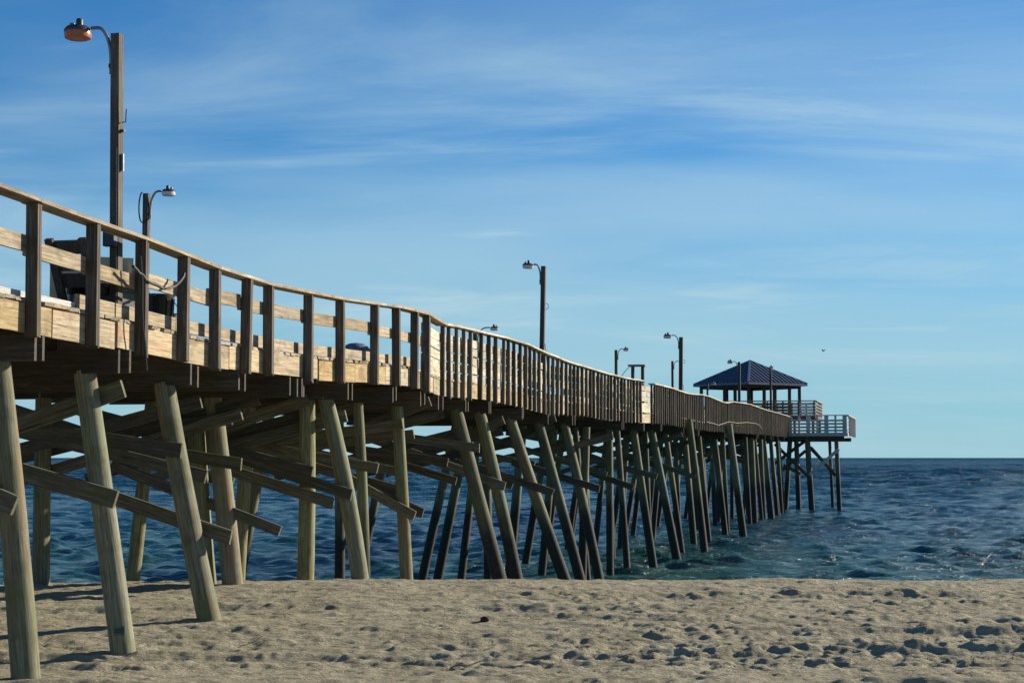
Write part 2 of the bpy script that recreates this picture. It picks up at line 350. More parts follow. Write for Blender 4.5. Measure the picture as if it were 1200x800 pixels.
# ------------------------------------------------------------------ sea
ry = [29.]
while ry[-1] < 28000:
    y = ry[-1]; ry.append(y + (max(.22, min(.0052 * y, 4.5)) if y < 900 else y * .12))
ry = np.array(ry)
ss = np.concatenate([-np.geomspace(6, .46, 10), np.linspace(-.44, .44, 460), np.geomspace(.46, 6, 10)])
SY, SS = np.meshgrid(ry, ss, indexing='ij'); SX = SY * SS
SZ = np.zeros_like(SX); DX = np.zeros_like(SX); DY = np.zeros_like(SX)
cell = np.maximum(SY * .88 / 460 * 1.0, np.gradient(ry)[:, None] * np.ones_like(SX))
for k in range(70):
    lam = float(np.exp(rng.uniform(math.log(.55), math.log(3.6)))); th = rng.normal(math.radians(250), .62); kk = 2 * math.pi / lam
    amp = .0125 * lam ** .72 * rng.uniform(.5, 1.2); amp = min(amp, .07)
    att = np.clip((lam / cell - 2.0) / 2.0, 0, 1)
    ph = kk * (math.cos(th) * SX + math.sin(th) * SY) + rng.uniform(0, 6.28)
    SZ += amp * att * np.cos(ph); DX -= .75 * amp * att * math.cos(th) * np.sin(ph); DY -= .75 * amp * att * math.sin(th) * np.sin(ph)
for k in range(46):
    lam = float(np.exp(rng.uniform(math.log(3.6), math.log(20)))); th = rng.normal(math.radians(255), .5); kk = 2 * math.pi / lam
    amp = .0135 * lam ** .85 * rng.uniform(.5, 1.2); att = np.clip((lam / cell - 1.8) / 1.6, 0, 1) * np.clip((SY - 70 - lam * 6) / (60 + lam * 6), 0, 1)
    ph = kk * (math.cos(th) * SX + math.sin(th) * SY) + rng.uniform(0, 6.28)
    SZ += amp * att * np.cos(ph); DX -= .8 * amp * att * math.cos(th) * np.sin(ph); DY -= .8 * amp * att * math.sin(th) * np.sin(ph)
gust = 1 + .4 * vnoise(SX * .03, SY * .02, 31)
SZ *= gust * .95
side = np.clip((1.2 - np.abs(SS)) / .6, 0, 1); SZ *= side; DX *= side; DY *= side
m, t, n, l, b = nodes('sea_water'); ge = n("ShaderNodeNewGeometry"); P_ = ge.outputs["Position"]
sp = n("ShaderNodeSeparateXYZ"); l(P_, sp.inputs[0])
mp = n("ShaderNodeMapping"); l(P_, mp.inputs[0]); mp.inputs["Scale"].default_value = (.75, 1.3, 1)
r1 = noise(n, l, mp.outputs[0], 4.5, 5, .62, .4); r2 = noise(n, l, mp.outputs[0], 1.3, 4, .6, .3); big = noise(n, l, mp.outputs[0], .05, 3, .5)
hm = n("ShaderNodeMath"); hm.operation = 'MULTIPLY_ADD'; l(r2, hm.inputs[0]); hm.inputs[1].default_value = 2.0; l(r1, hm.inputs[2])
r3 = noise(n, l, mp.outputs[0], .16, 5, .6, .3); far_ = maprange(n, l, sp.outputs[1], 90, 420, 0, 8)
hx = n("ShaderNodeMath"); hx.operation = 'MULTIPLY_ADD'; l(r3, hx.inputs[0]); l(far_, hx.inputs[1]); l(hm.outputs[0], hx.inputs[2]); hm = hx
bp = n("ShaderNodeBump"); bp.inputs["Strength"].default_value = 1.0; bp.inputs["Distance"].default_value = .20; l(hm.outputs[0], bp.inputs["Height"])
fz = n("ShaderNodeTexNoise"); l(P_, fz.inputs["Vector"]); fz.inputs["Scale"].default_value = 1.5; fz.inputs["Detail"].default_value = 3
sb = n("ShaderNodeVectorMath"); sb.operation = 'SUBTRACT'; l(fz.outputs["Color"], sb.inputs[0]); sb.inputs[1].default_value = (.5, .5, .5)
ml = n("ShaderNodeVectorMath"); ml.operation = 'MULTIPLY'; l(sb.outputs[0], ml.inputs[0]); ml.inputs[1].default_value = (1, 1, 0)
st_ = maprange(n, l, sp.outputs[1], 80, 350, .8, 1.8); sc_ = n("ShaderNodeVectorMath"); sc_.operation = 'SCALE'; l(ml.outputs[0], sc_.inputs[0]); l(st_, sc_.inputs[3])
mg = n("ShaderNodeMapping"); l(P_, mg.inputs[0]); mg.inputs["Scale"].default_value = (.03, .012, 1); gs = noise(n, l, mg.outputs[0], 1, 5, .65)
tg = n("ShaderNodeMath"); tg.operation = 'MULTIPLY_ADD'; l(gs, tg.inputs[0]); tg.inputs[1].default_value = 1.2; tg.inputs[2].default_value = .4
tm = n("ShaderNodeMath"); tm.operation = 'MULTIPLY'; l(maprange(n, l, sp.outputs[1], 60, 420, -.06, -.42), tm.inputs[0]); l(tg.outputs[0], tm.inputs[1])
tl = n("ShaderNodeCombineXYZ"); l(tm.outputs[0], tl.inputs[1])
ta = n("ShaderNodeVectorMath"); l(sc_.outputs[0], ta.inputs[0]); l(tl.outputs[0], ta.inputs[1]); sc_ = ta
an_ = n("ShaderNodeVectorMath"); l(sc_.outputs[0], an_.inputs[0]); l(bp.outputs[0], an_.inputs[1]); nn_ = n("ShaderNodeVectorMath"); nn_.operation = 'NORMALIZE'; l(an_.outputs[0], nn_.inputs[0]); l(nn_.outputs[0], b.inputs["Normal"])
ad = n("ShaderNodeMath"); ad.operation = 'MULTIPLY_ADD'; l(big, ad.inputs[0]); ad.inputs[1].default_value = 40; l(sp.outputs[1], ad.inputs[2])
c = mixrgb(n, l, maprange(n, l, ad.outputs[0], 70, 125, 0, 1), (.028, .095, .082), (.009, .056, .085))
foam = noise(n, l, mp.outputs[0], 1.4, 6, .7)
l(c, b.inputs["Base Color"]); b.inputs["Roughness"].default_value = .14; b.inputs["IOR"].default_value = 1.33; b.inputs["Specular IOR Level"].default_value = .33
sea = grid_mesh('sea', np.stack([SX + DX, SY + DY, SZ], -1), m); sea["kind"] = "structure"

# ------------------------------------------------------------------ pier outline from its near edge
JOG = .40
topA = [(-200, 150), (0, 223), (30, 233), (100, 256), (158, 278), (210, 298), (245, 312), (281, 324), (308, 332), (355, 343), (393, 349), (437, 354.5), (480, 362), (494, 367)]
topB = [(515, 379), (540, 384), (570, 391), (600, 398), (622, 406), (642, 416), (666, 424), (692, 432), (722, 441), (750, 446), (760, 449), (779, 453), (805, 461), (824, 462), (846, 472), (855, 470), (878, 473.5), (896, 480), (924, 488)]
botA = [(-200, 348), (0, 385), (30, 390), (100, 402), (158, 413), (207, 423), (245, 430), (308, 438), (355, 444), (433, 449), (480, 453), (494, 457)]
botB = [(515, 464), (560, 468), (600, 475), (642, 485), (688, 486.5), (703, 491), (746, 495), (779, 496.5), (828, 504.5), (896, 509), (924, 512)]
def curve(pa, pb): return [at_u(x, y, -D) for x, y in pa] + [at_u(x, y, -D - JOG) for x, y in pb]
ct, cb = curve(topA, topB), curve(botA, botB)
VJ0, VJ1 = at_u(494, 367, -D)[0], at_u(515, 379, -D - JOG)[0]
V0, V1 = 9.0, ct[-1][0]
def ztop(v): return float(np.interp(v, [p[0] for p in ct], [p[1] for p in ct]))
def zbot(v): return float(np.interp(v, [p[0] for p in cb], [p[1] for p in cb]))
def uedge(v): return -D - float(np.interp(v, [VJ0, VJ1], [0, JOG])) + .05 * math.sin(v * .23) * (v > VJ1) * min(1, (v - VJ1) / 10)
def zdeck(v): return zbot(v) + .375
WID = 5.6
print("pier v", V0, V1, "jog", VJ0, VJ1)

pier = thing('fishing_pier', 'long weathered wooden fishing pier on leaning timber piles running out to sea', 'pier', loc=(0, 0, 0))

# deck planks
plank_meshes = []
for k in range(8):
    o = board('deck_plank', Vector((0, 0, 0)), Vector((WID + .05, 0, 0)), .19, .042, M['deck'], None, bow=.003, rag=.012, seg=1)
    plank_meshes.append(o.data); bpy.data.objects.remove(o)
rest = MB(); v = V0; cnt = 0
while v < V1 + .1:
    ue = uedge(v); mm, _ = frame_of(W(ue + .03 + random.gauss(0, .012), v, zdeck(v) - .021 + random.gauss(0, .004)), W(ue - WID, v, zdeck(v) - .021), Z)
    if cnt < 300: link('deck_plank', random.choice(plank_meshes), None, pier, mm)
    else: rest.box((WID / 2, 0, 0), (WID + .04, .19, .042), mm)
    cnt += 1; v += .203
rs = rest.build('deck_planks', M['deck'], pier); rs["kind"] = "stuff"

# fascia boards (near and far), stringers
def path_boards(name, v0, v1, step, du, zf, h, th, mat, jitter=.0, rag=.004, gap=.006, skip=0., dz=0.):
    v = v0
    while v < v1 - .05:
        e = min(v + step * random.uniform(.85, 1.15), v1)
        if v1 - e < .4: e = v1
        if v < VJ0 < e: e = VJ0
        elif v < VJ1 < e: e = VJ1
        if e - v > .15 and random.random() >= skip:
            j = random.gauss(0, jitter)
            board(name, W(uedge(v) + du + random.gauss(0, .003), v + gap + (random.choice((0, 0, .07)) if name == 'fascia_board' and v < VJ0 else 0), zf(v) + dz + j), W(uedge(e) + du + random.gauss(0, .003), e - gap, zf(e) + dz + j + random.gauss(0, jitter * .5)), th, h, mat, pier, bow=.004, rag=rag)
        v = e
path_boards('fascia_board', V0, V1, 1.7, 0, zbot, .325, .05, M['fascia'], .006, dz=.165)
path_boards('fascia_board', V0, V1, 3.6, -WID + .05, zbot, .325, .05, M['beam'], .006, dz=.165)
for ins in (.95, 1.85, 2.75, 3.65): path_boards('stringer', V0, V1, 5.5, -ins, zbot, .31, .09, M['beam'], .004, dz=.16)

# rail posts: doubled planks
post_px = [30, 100, 158, 207, 245, 281, 308, 355, 393, 433, 459, 480, 494]
pv = [at_u(x, 320, -D)[0] for x in post_px]; v = pv[0] - 1.25
while v > V0: pv.insert(0, v); v -= 1.25
GAP = (at_u(750, 447, -D - JOG)[0], at_u(759, 449, -D - JOG)[0])
pb = [at_u(x, 400, -D - JOG)[0] for x in (515, 523, 531, 539, 547, 559, 569, 577, 586)]
v = pb[-1] + .55
while v < V1: pb.append(v); v += random.uniform(.52, .68)
def post(v, dense):
    u = uedge(v) + (.068 if dense else .10); z0 = zbot(v) - random.uniform(0, .05); z1 = ztop(v) - .045
    mb = MB(); wl = .145 if not dense else random.choice((.085, .08, .09, .075)); th = .038
    hgt = z1 - z0; lean_a, lean_b = random.gauss(0, .012 if not dense else .02), random.gauss(0, .008)
    if dense: mb.box((hgt / 2, 0, 0), (hgt, wl, .06))
    else:
        mb.box((hgt / 2, 0, -.021), (hgt, wl, th)); mb.box((hgt / 2 + random.uniform(-.03, .0), .004, .021), (hgt, wl - .004, th))
    p0 = W(u, v, z0); p1 = W(u + lean_b, v + lean_a, z1)
    mm, _ = frame_of(p0, p1, A)
    o = mb.build('rail_post', M['picket' if dense else 'post'], pier, mm)
    if v < VJ1 + 14:
        for q in (.09, .25):
            bo = MB().tube([(q, -wl / 2 - .03, -.021), (q, -wl / 2 + .0, -.021)], .016, 6)
            bo.build('bolt', M['iron'], o)
for v in pv: post(v, False)
pb = [v for v in pb if not GAP[0] < v < GAP[1]]
for v in pb: post(v, True)
v = V0
while v < V1:
    u = uedge(v) - WID - .02; mb = MB().box((.72, 0, 0), (1.44, .09, .09)); mm, _ = frame_of(W(u, v, zbot(v)), W(u, v, zbot(v) + 1.4), A)
    mb.build('rail_post', M['post'], pier, mm); v += 1.9
# top rails: flat planks
def cap_run(stops, du, wid, mat, side):
    for a_, b_ in zip(stops[:-1], stops[1:]):
        board('top_rail', W(uedge(a_) + du, a_ - .015, ztop(a_) - .022), W(uedge(b_) + du, b_ + .015, ztop(b_) - .022 + random.gauss(0, .004)), wid, .042, mat, pier, bow=.004, rag=.01)
cap_run(pv[::2] + ([pv[-1]] if (len(pv) - 1) % 2 else []), .06, .25, M['rail'], 1)
cap_run([pv[-1]] + pb[0:1], .06, .25, M['rail'], 1)
before = [v for v in pb if v <= GAP[0]]; after = [v for v in pb if v >= GAP[1]]
cap_run(before[:-1:4] + [before[-1]], .06, .25, M['slat'], 1); cap_run(after[::4] + [V1], .06, .25, M['slat'], 1)
cap_run(list(np.arange(V0, V1, 3.6)), -WID - .02, .2, M['rail'], -1)
# mid rails and toe boards on the open stretch, five slats beyond
i = 0
while i < len(pv) - 1:
    j = min(i + random.choice((1, 2, 2)), len(pv) - 1); a_, b_ = pv[i], pv[j]; h = random.gauss(0, .02)
    board('mid_rail', W(uedge(a_) + .006, a_ - .05, zdeck(a_) + .56 + h), W(uedge(b_) + .006, b_ + .0, zdeck(b_) + .56 + h + random.gauss(0, .02)), .04, .185, M['rail'], pier, bow=.006, rag=.008)
    i = j
vt = at_u(95, 340, -D)[0]
path_boards('toe_board', vt, VJ0, 2.6, -.07, zdeck, .17, .045, M['rail'], .012, dz=.10)
path_boards('toe_board', V0, vt - .05, 2.2, -.07, zdeck, .07, .045, M['grey'], .006, dz=.05)
path_boards('mid_rail', V0, V1, 3.6, -WID + .05, zdeck, .185, .04, M['rail'], .01, dz=.56)
for k in range(5):
    path_boards('rail_slat', VJ0 if k < 4 else VJ0, V1, 2.7, .006, zdeck, .175, .035, M['slat'], .01, dz=.07 + k * .195, skip=.012, rag=.01)

# piles -------------------------------------------------------------------------------------------------
def pile_mesh(ln, r0, r1):
    nz, ns = 9, 14; vs_, fs = [], []; ox, oy = random.gauss(0, .02), random.gauss(0, .02); ph = random.uniform(0, 6)
    for i in range(nz + 1):
        t = i / nz; k = 4 * t * (1 - t); r = r0 + (r1 - r0) * t
        for s in range(ns):
            an = 2 * math.pi * s / ns; rr = r * (1 + .035 * math.sin(2 * an + ph) + random.gauss(0, .008))
            vs_.append((rr * math.cos(an) + ox * k, rr * math.sin(an) + oy * k, t * ln))
    for i in range(nz):
        for s in range(ns): fs.append((i * ns + s, i * ns + (s + 1) % ns, (i + 1) * ns + (s + 1) % ns, (i + 1) * ns + s))
    fs.append(tuple(reversed(range(ns)))); fs.append(tuple(nz * ns + s for s in range(ns)))
    me = bpy.data.meshes.new('pile'); me.from_pydata(vs_, [], fs); me.update()
    me.polygons.foreach_set("use_smooth", [True] * (len(fs) - 2) + [False, False]); me.set_sharp_from_angle(angle=math.radians(50))
    return me
def pile3(ut, v, zt, ub, zb, r, mat, name='pile'):
    p1 = W(ut, v, zt); pg = W(ub, v, zb); d = (pg - p1).normalized()
    ground_z = sand_z(pg.x, pg.y); depth = (p1.z - (ground_z - .45)) / max(.2, -d.z); p0 = p1 + d * depth
    zax = (p1 - p0).normalized(); xax = Vector((0, 1, 0)).cross(zax).normalized(); yax = zax.cross(xax)
    mm = Matrix((xax, yax, zax)).transposed().to_4x4(); mm.translation = p0
    return link(name, pile_mesh((p1 - p0).length, r * 1.06, r * .94), M[mat], pier, mm), v
def pile_px(xt, yt, xb, yb, ins, wpx=None, mat='pile', r=None):
    v, zt = at_u(xt, yt, -D - ins); ub, zb = at_v(xb, yb, v)
    if r is None: r = wpx / 2 * v / FPX if wpx else .15
    zt = zbot(v) - (.25 if ins < 1.3 else .1)
    k = (zt - zb); ut = -D - ins
    pile3(ut, v, zt, ub, zb, r, mat); return v
PV = {}
piles = [  # name, top x, top y, base x, base y, inset from the edge, width px, material
 ('P1', -4, 425, 29, 793, .42, 36, 'pile'), ('P2', 99, 434, 145, 770, .46, 30, 'pile'), ('P3', 192, 453, 247, 730, .40, 29, 'pile'),
 ('P4', 227, 462, 243, 683, 1.75, 24, 'pile'), ('P5', 247, 462, 272, 684, 1.45, 26, 'pile_rust'),
 ('P6', 360, 464, 357, 681, .72, 20, 'pile'), ('P7', 381, 465, 420, 680, .40, 20, 'pile'), ('P8', 419, 467, 426, 680, .68, 13, 'pile_tidal'),
 ('P9', 465, 472, 476, 678, .47, 15, 'pile'), ('P10', 534, 475, 585, 674, .62, 18, 'pile_tidal'), ('P11', 562, 478, 603, 674, .6, 15, 'pile_tidal'),
 ('P12', 597, 484, 661, 674, .7, 14, 'pile_tidal'), ('P13', 631, 489, 678, 674, .65, 13, 'pile_tidal'), ('P14', 661, 487, 699, 673, .65, 12, 'pile_tidal'),
 ('P15', 674, 495, 688, 672, 1.2, 8, 'pile_tidal'), ('P16', 687, 500, 683, 672, .8, 10, 'pile_tidal'), ('P17', 714, 505, 715, 674, .75, 9, 'pile_tidal'),
 ('P18', 723, 505, 735, 671, 1.0, 8, 'pile_tidal'), ('P19', 742, 500, 767, 673, .7, 10, 'pile_tidal'), ('P20', 756, 503, 763, 668, 1.0, 7, 'pile_tidal'),
 ('P21', 763, 502, 795, 665, .7, 10, 'pile_tidal'), ('P22', 780, 510, 800, 652, 1.1, 7, 'pile_tidal'), ('P23', 802, 510, 814, 647, 1.0, 8, 'pile_tidal'),
 ('P25', 819, 507, 832, 641, .9, 6, 'pile_tidal'), ('P26', 837, 510, 850, 632, .9, 7, 'pile_tidal'),
 ('P27', 847, 510, 853, 622, 1.1, 5, 'pile_tidal'), ('P29', 880, 509, 885, 625, .75, 8, 'pile_tidal'), ('P30', 891, 511, 896, 617, .9, 6, 'pile_tidal'),
 ('P31', 895, 511, 905, 613, .8, 5, 'pile_tidal'), ('P32', 903, 511, 911, 606, .8, 5, 'pile_tidal'), ('P33', 912, 512, 918, 604, .9, 5, 'pile_tidal'),
]
for (nm, a1, a2, a3, a4, ins, w, mt) in piles: PV[nm] = pile_px(a1, a2, a3, a4, ins, w, mt)
for (nm, a1, a2, a3, a4, w) in (('P24', 807, 491, 826, 657, 9), ('P28', 854, 497, 871, 629, 9)):      # set outside the edge, tops above the deck line
    v, zt = at_u(a1, a2, -D - JOG + .28); ub, zb = at_v(a3, a4, v); pile3(-D - JOG + .28, v, zt, ub, zb, w / 2 * v / FPX, 'pile_tidal'); PV[nm] = v
for (a1, a2, a3, a4, w, mt) in ((51, 470, 48, 686, 22, 'pile'), (179, 470, 155, 685, 18, 'pile'), (293, 470, 279, 682, 17, 'pile'), (318, 480, 280, 680, 15, 'pile_tidal'),
        (459, 490, 421, 675, 11, 'pile_tidal'), (397, 480, 397, 680, 12, 'pile_tidal'), (536, 500, 496, 676, 11, 'pile_tidal'), (550, 500, 514, 676, 11, 'pile_tidal'), (562, 500, 541, 676, 10, 'pile_tidal'),
        (642, 505, 613, 672, 9, 'pile_tidal'), (612, 505, 596, 672, 9, 'pile_tidal'), (660, 505, 639, 654, 8, 'pile_tidal'), (686, 505, 664, 652, 7, 'pile_tidal'), (756, 508, 741, 632, 6, 'pile_tidal')):
    pile_px(a1, a2, a3, a4, 4.15, w, mt)
vmid = 47.
while vmid < V1 - 2:                                   # inner and far rows farther out
    pile3(uedge(vmid) - 2.3, vmid, zbot(vmid) - .1, uedge(vmid) - 2.3 + random.uniform(-.5, .5), 0, .13, 'pile_tidal')
    if vmid > 62: pile3(uedge(vmid + .6) - 4.1, vmid + .6, zbot(vmid) - .1, uedge(vmid) - 4.1 - random.uniform(.3, 1.0), 0, .13, 'pile_tidal')
    if vmid > 96: pile3(uedge(vmid) - .5, vmid + 1.5, zbot(vmid) - .1, uedge(vmid) - .5 + random.uniform(.2, .6), 0, .13, 'pile_tidal')
    vmid += random.uniform(4.2, 5.6)

# cap beams: a plank on either side of the pile heads
cap_v = sorted([PV[k] for k in ('P1', 'P2', 'P3', 'P7', 'P8', 'P9', 'P10', 'P11', 'P12', 'P13', 'P14', 'P17', 'P19', 'P21', 'P23', 'P26', 'P29', 'P31')] + [at_u(280, 445, -D)[0], at_u(339, 450, -D)[0], PV['P5'], VJ1 - .2, PV['P24'], PV['P28'], 103, 107, 112, 116, 121, PV['P1'] - 2.2, PV['P1'] - 4.4])
for v in cap_v:
    if not (V0 < v < V1): continue
    for s in (-1, 1):
        zc = zbot(v) - .145 + random.gauss(0, .012); e = random.uniform(-.02, .06)
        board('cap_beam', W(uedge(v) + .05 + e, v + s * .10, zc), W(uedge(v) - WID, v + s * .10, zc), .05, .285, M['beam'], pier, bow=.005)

# cross braces (each bolted to the piles of one row across the pier)
def brace(x0, y0, x1, y1, pn, dv, h=.19, mat='brace', ext=0.):
    v = (PV[pn] if isinstance(pn, str) else pn) + dv
    u0, z0 = at_v(x0, y0, v); u1, z1 = at_v(x1, y1, v)
    if ext: u0, z0 = u0 - (u1 - u0) * ext, z0 - (z1 - z0) * ext
    lim = -D - WID + .2
    if u0 < lim: k = (lim - u1) / (u0 - u1); u0, z0 = lim, z1 + (z0 - z1) * k
    zc = zbot(v) - .16
    if z0 > zc: k = (zc - z1) / (z0 - z1); u0, z0 = u1 + (u0 - u1) * k, zc
    o = board('cross_brace', W(u0, v, z0), W(u1, v, z1), .055, h, M[mat], pier, bow=.006, rag=.01)
    for q in (.93,):
        ln = (W(u1, v, z1) - W(u0, v, z0)).length
        if v < 40: MB().tube([(ln - .32, .0, 0), (ln - .32, .05, 0)], .022, 6).build('bolt', M['iron'], o)
B = [(20, 498, 145, 455, 'P2', .19, .22), (25, 553, 135, 585, 'P2', -.19, .22), (-40, 567, 17, 592, 'P1', -.2, .22), (25, 502, 213, 528, 'P3', -.19, .2), (129, 544, 328, 622, 'P5', .0, .17), (110, 575, 272, 630, 'P3', .19, .19),
     (110, 510, 272, 490, 'P5', -.2, .2), (200, 520, 362, 468, 'P7', -.2, .2), (220, 535, 406, 487, 'P7', .2, .2), (330, 500, 417, 477, 'P8', .2, .2),
     (263, 529, 413, 580, 'P7', -.17, .19), (266, 550, 391, 590, 'P6', -.2, .19), (400, 556, 487, 605, 'P9', -.16, .19), (400, 555, 497, 602, 'P9', .2, .19),
     (392, 515, 504, 470, 'P9', .35, .2), (425, 512, 510, 484, 'P10', .2, .2), (440, 508, 563, 525, 'P10', -.2, .2), (440, 515, 592, 570, 'P11', -.2, .2), (560, 548, 647, 577, 'P12', -.2, .2),
     (600, 541, 703, 573, 'P14', -.2, .2), (640, 530, 718, 511, 'P14', .3, .2), (690, 538, 770, 558, 'P19', -.2, .2), (680, 549, 742, 571, 'P17', -.2, .2), (750, 537, 815, 559, 'P24', -.2, .2), (745, 527, 800, 509, 'P21', .3, .2),
     (590, 520, 650, 490, 'P13', .2, .2), (520, 525, 590, 492, 'P11', .25, .2), (470, 540, 580, 505, 'P12', .2, .2)]
for bb in B: brace(*bb)
for v in cap_v:                                         # the darker braces deeper in
    if v < PV['P3'] + 1.5: continue
    z = zbot(v) - .3
    for s in range(2 if v > 20 else 1):
        ua = uedge(v) - random.uniform(.2, 1.2); ub = uedge(v) - WID + random.uniform(.1, .7); za = z - random.uniform(.0, .5); zb_ = z - random.uniform(.9, 1.7)
        if (s + int(v * 3)) % 2: za, zb_ = zb_, za
        dv = .26 * (1 if s else -1)
        board('cross_brace', W(ub, v + dv, zb_), W(ua, v + dv, za), .05, .19, M['brace'], pier, bow=.008, rag=.01)
# small plate on the second pile
v = PV['P2']; uu, z0 = at_v(139, 739, v - .17)
mm, _ = frame_of(W(uu - .07, v - .165, z0), W(uu + .08, v - .165, z0 + .006), Z)
o = MB().box((.075, 0, 0), (.15, .008, .115)).build('number_plate', M['plate'], pier, mm)
MB().box((.075, -.007, .0), (.115, .006, .06)).build('plate_face', M['platedark'], o)

# ------------------------------------------------------------------ platform at the pier head
VP0 = V1; zpb = zbot(V1); zpd = zpb + .40
ur, zr = at_v(993, 486, VP0); UR = ur
zpt = at_v(960, 486.5, VP0)[1]
zf0 = at_v(960, 511, VP0)[1]
VP1 = VP0 + 12; UL = -D - JOG - WID - 3.6
board('platform_beam', W(UL, VP0 + .1, zf0 - .14), W(UR - .25, VP0 + .1, zf0 - .14), .1, .3, M['beam'], pier)
board('platform_beam', W(UL, VP1 - .3, zf0 - .14), W(UR - .25, VP1 - .3, zf0 - .14), .1, .3, M['beam'], pier)
for q in range(30):
    vv = VP0 + .2 + q * .4
    board('deck_plank', W(UL, vv, zf0 + .25), W(UR, vv, zf0 + .25), .39, .045, M['deck'], pier, bow=.002, seg=1)
ue = uedge(V1)
board('fascia_board', W(ue + .05, VP0, zf0 + .12), W(UR, VP0, zf0 + .12), .05, .24, M['grey'], pier)
board('fascia_board', W(UR, VP0 + .03, zf0 + .12), W(UR, VP1, zf0 + .12), .05, .24, M['grey'], pier)
for q in range(4):
    zz_ = zf0 + .42 + q * (zpt - zf0 - .55) / 4
    board('rail_slat', W(ue + .05, VP0 + .03, zz_), W(UR, VP0 + .03, zz_), .04, .145, M['grey'], pier, rag=.02)
    board('rail_slat', W(UR - .03, VP0 + .05, zz_), W(UR - .03, VP1, zz_), .04, .145, M['grey'], pier, rag=.02)
board('top_rail', W(ue - .02, VP0 - .02, zpt), W(UR + .1, VP0 - .02, zpt), .26, .07, M['grey'], pier)
board('top_rail', W(UR, VP0 + .15, zpt - .004), W(UR, VP1, zpt - .004), .24, .06, M['grey'], pier)
npost = 7
for q in range(npost):
    u = ue + .15 + (UR - ue - .35) * q / (npost - 1)
    mb = MB().box((.5 * (zpt - zf0), 0, 0), (zpt - zf0 - .07, .15 if q % 2 else .3, .09)); mm, _ = frame_of(W(u, VP0 - .07, zf0 + .0), W(u, VP0 - .07, zpt), A); mb.build('rail_post', M['grey'], pier, mm)
for q in range(6):
    vv = VP0 + 1.5 + q * 2; mb = MB().box((.5 * (zpt - zf0), 0, 0), (zpt - zf0 - .07, .1, .1)); mm, _ = frame_of(W(UR + .06, vv, zf0), W(UR + .06, vv, zpt), A); mb.build('rail_post', M['grey'], pier, mm)
for (xt, xb, w, dv) in ((933, 936, 6, 4.5), (946, 952, 7, .25), (980, 984, 5.5, .25), (972, 976, 4, 9), (926, 921, 6, 5)):
    v = VP0 + dv; ut, zt = at_v(xt, 512, v); ub, zb = at_v(xb, 600, v); pile3(ut, v, zf0 - .02, ub, 0, w / 2 * v / FPX, 'pile_tidal')
def hbrace(x0, y0, x1, y1, dv, mat='brace'):
    v = VP0 + dv; a_ = at_v(x0, y0, v); b_ = at_v(x1, y1, v); board('cross_brace', W(a_[0], v, a_[1]), W(b_[0], v, b_[1]), .06, .24, M[mat], pier)
hbrace(949, 556, 983, 526, .02, 'grey'); hbrace(950, 524, 979, 557, .52); hbrace(948, 523, 976, 552, .8)
hbrace(905, 545, 944, 516, .5); hbrace(908, 520, 946, 557, .8); hbrace(910, 556, 944, 528, 4.8); hbrace(918, 545, 938, 555, 4.2)

# ------------------------------------------------------------------ pavilion on a raised deck
pv_v = VP0 + 7.0
xa = at_v(879, 450, pv_v)[0]
zeave = at_v(879, 450, pv_v)[1]; zapex = at_v(880, 422.5, pv_v)[1]; zfl = at_v(880, 470, VP0 + 3.2)[1] - 1.05
half = (at_v(945.5, 449, pv_v)[0] - at_v(812.5, 449, pv_v)[0]) / 2
base = W(xa, pv_v, 0)
pav = thing('pavilion', 'square pavilion with dark blue hipped metal roof on raised deck at pier head', 'pavilion', loc=(base.x, base.y, zfl), rz=-TH)
he, ha = zeave - zfl, zapex - zfl
rot = math.radians(4)
def rp_(an, r): return Vector((r * math.cos(an + rot), r * math.sin(an + rot), 0))
cor = [rp_(math.radians(a), half) for a in (0, 90, 180, 270)]
apex = Vector((0, 0, ha))
roof = MB()
for c in cor: roof.v.append(tuple(c + Z * he))
roof.v.append(tuple(apex))
for c in cor: roof.v.append(tuple(c + Z * (he - .12)))
roof.v.append((0, 0, ha - .25))
for k in range(4):
    roof.f.append((k, (k + 1) % 4, 4)); roof.f.append((5 + (k + 1) % 4, 5 + k, 9)); roof.f.append((k, 5 + k, 5 + (k + 1) % 4, (k + 1) % 4))
ro = roof.build('roof', M['roof'], pav)
for k in range(4):
    a_, b_ = cor[k] + Z * he, cor[(k + 1) % 4] + Z * he; mid = (a_ + b_) / 2; nrm = (b_ - a_).cross(apex - a_).normalized()
    if nrm.z < 0: nrm = -nrm
    ns = 15
    for q in range(1, ns):
        t_ = q / ns; p = a_.lerp(b_, t_); k_ = 1 - abs(2 * t_ - 1); e = p + (apex - mid) * k_
        MB().bar(p + nrm * .03, e + nrm * .03, .06, .07, nrm).build('roof_seam', M['seam'], ro)
    MB().bar(a_ + nrm * .03, apex + nrm * .0 + Z * .03, .16, .07).build('hip_cap', M['seam'], ro)
    MB().bar(a_ - Z * .10, b_ - Z * .10, .05, .17).build('eave_trim', M['trim'], ro)
ins_ = .86
pc = [c * ins_ for c in cor]
posts = [(k, t_) for k in range(4) for t_ in (0, .5)] + [(2, .72), (3, .30), (3, .8)]
for k, t_ in posts:
    p = pc[k].lerp(pc[(k + 1) % 4], t_); MB().box((p.x, p.y, (he - .2) / 2), (.24, .24, he - .2)).build('roof_post', M['beam'], pav)
for k in range(4): MB().bar(pc[k] + Z * (he - .28), pc[(k + 1) % 4] + Z * (he - .28), .14, .2).build('ring_beam', M['beam'], pav)
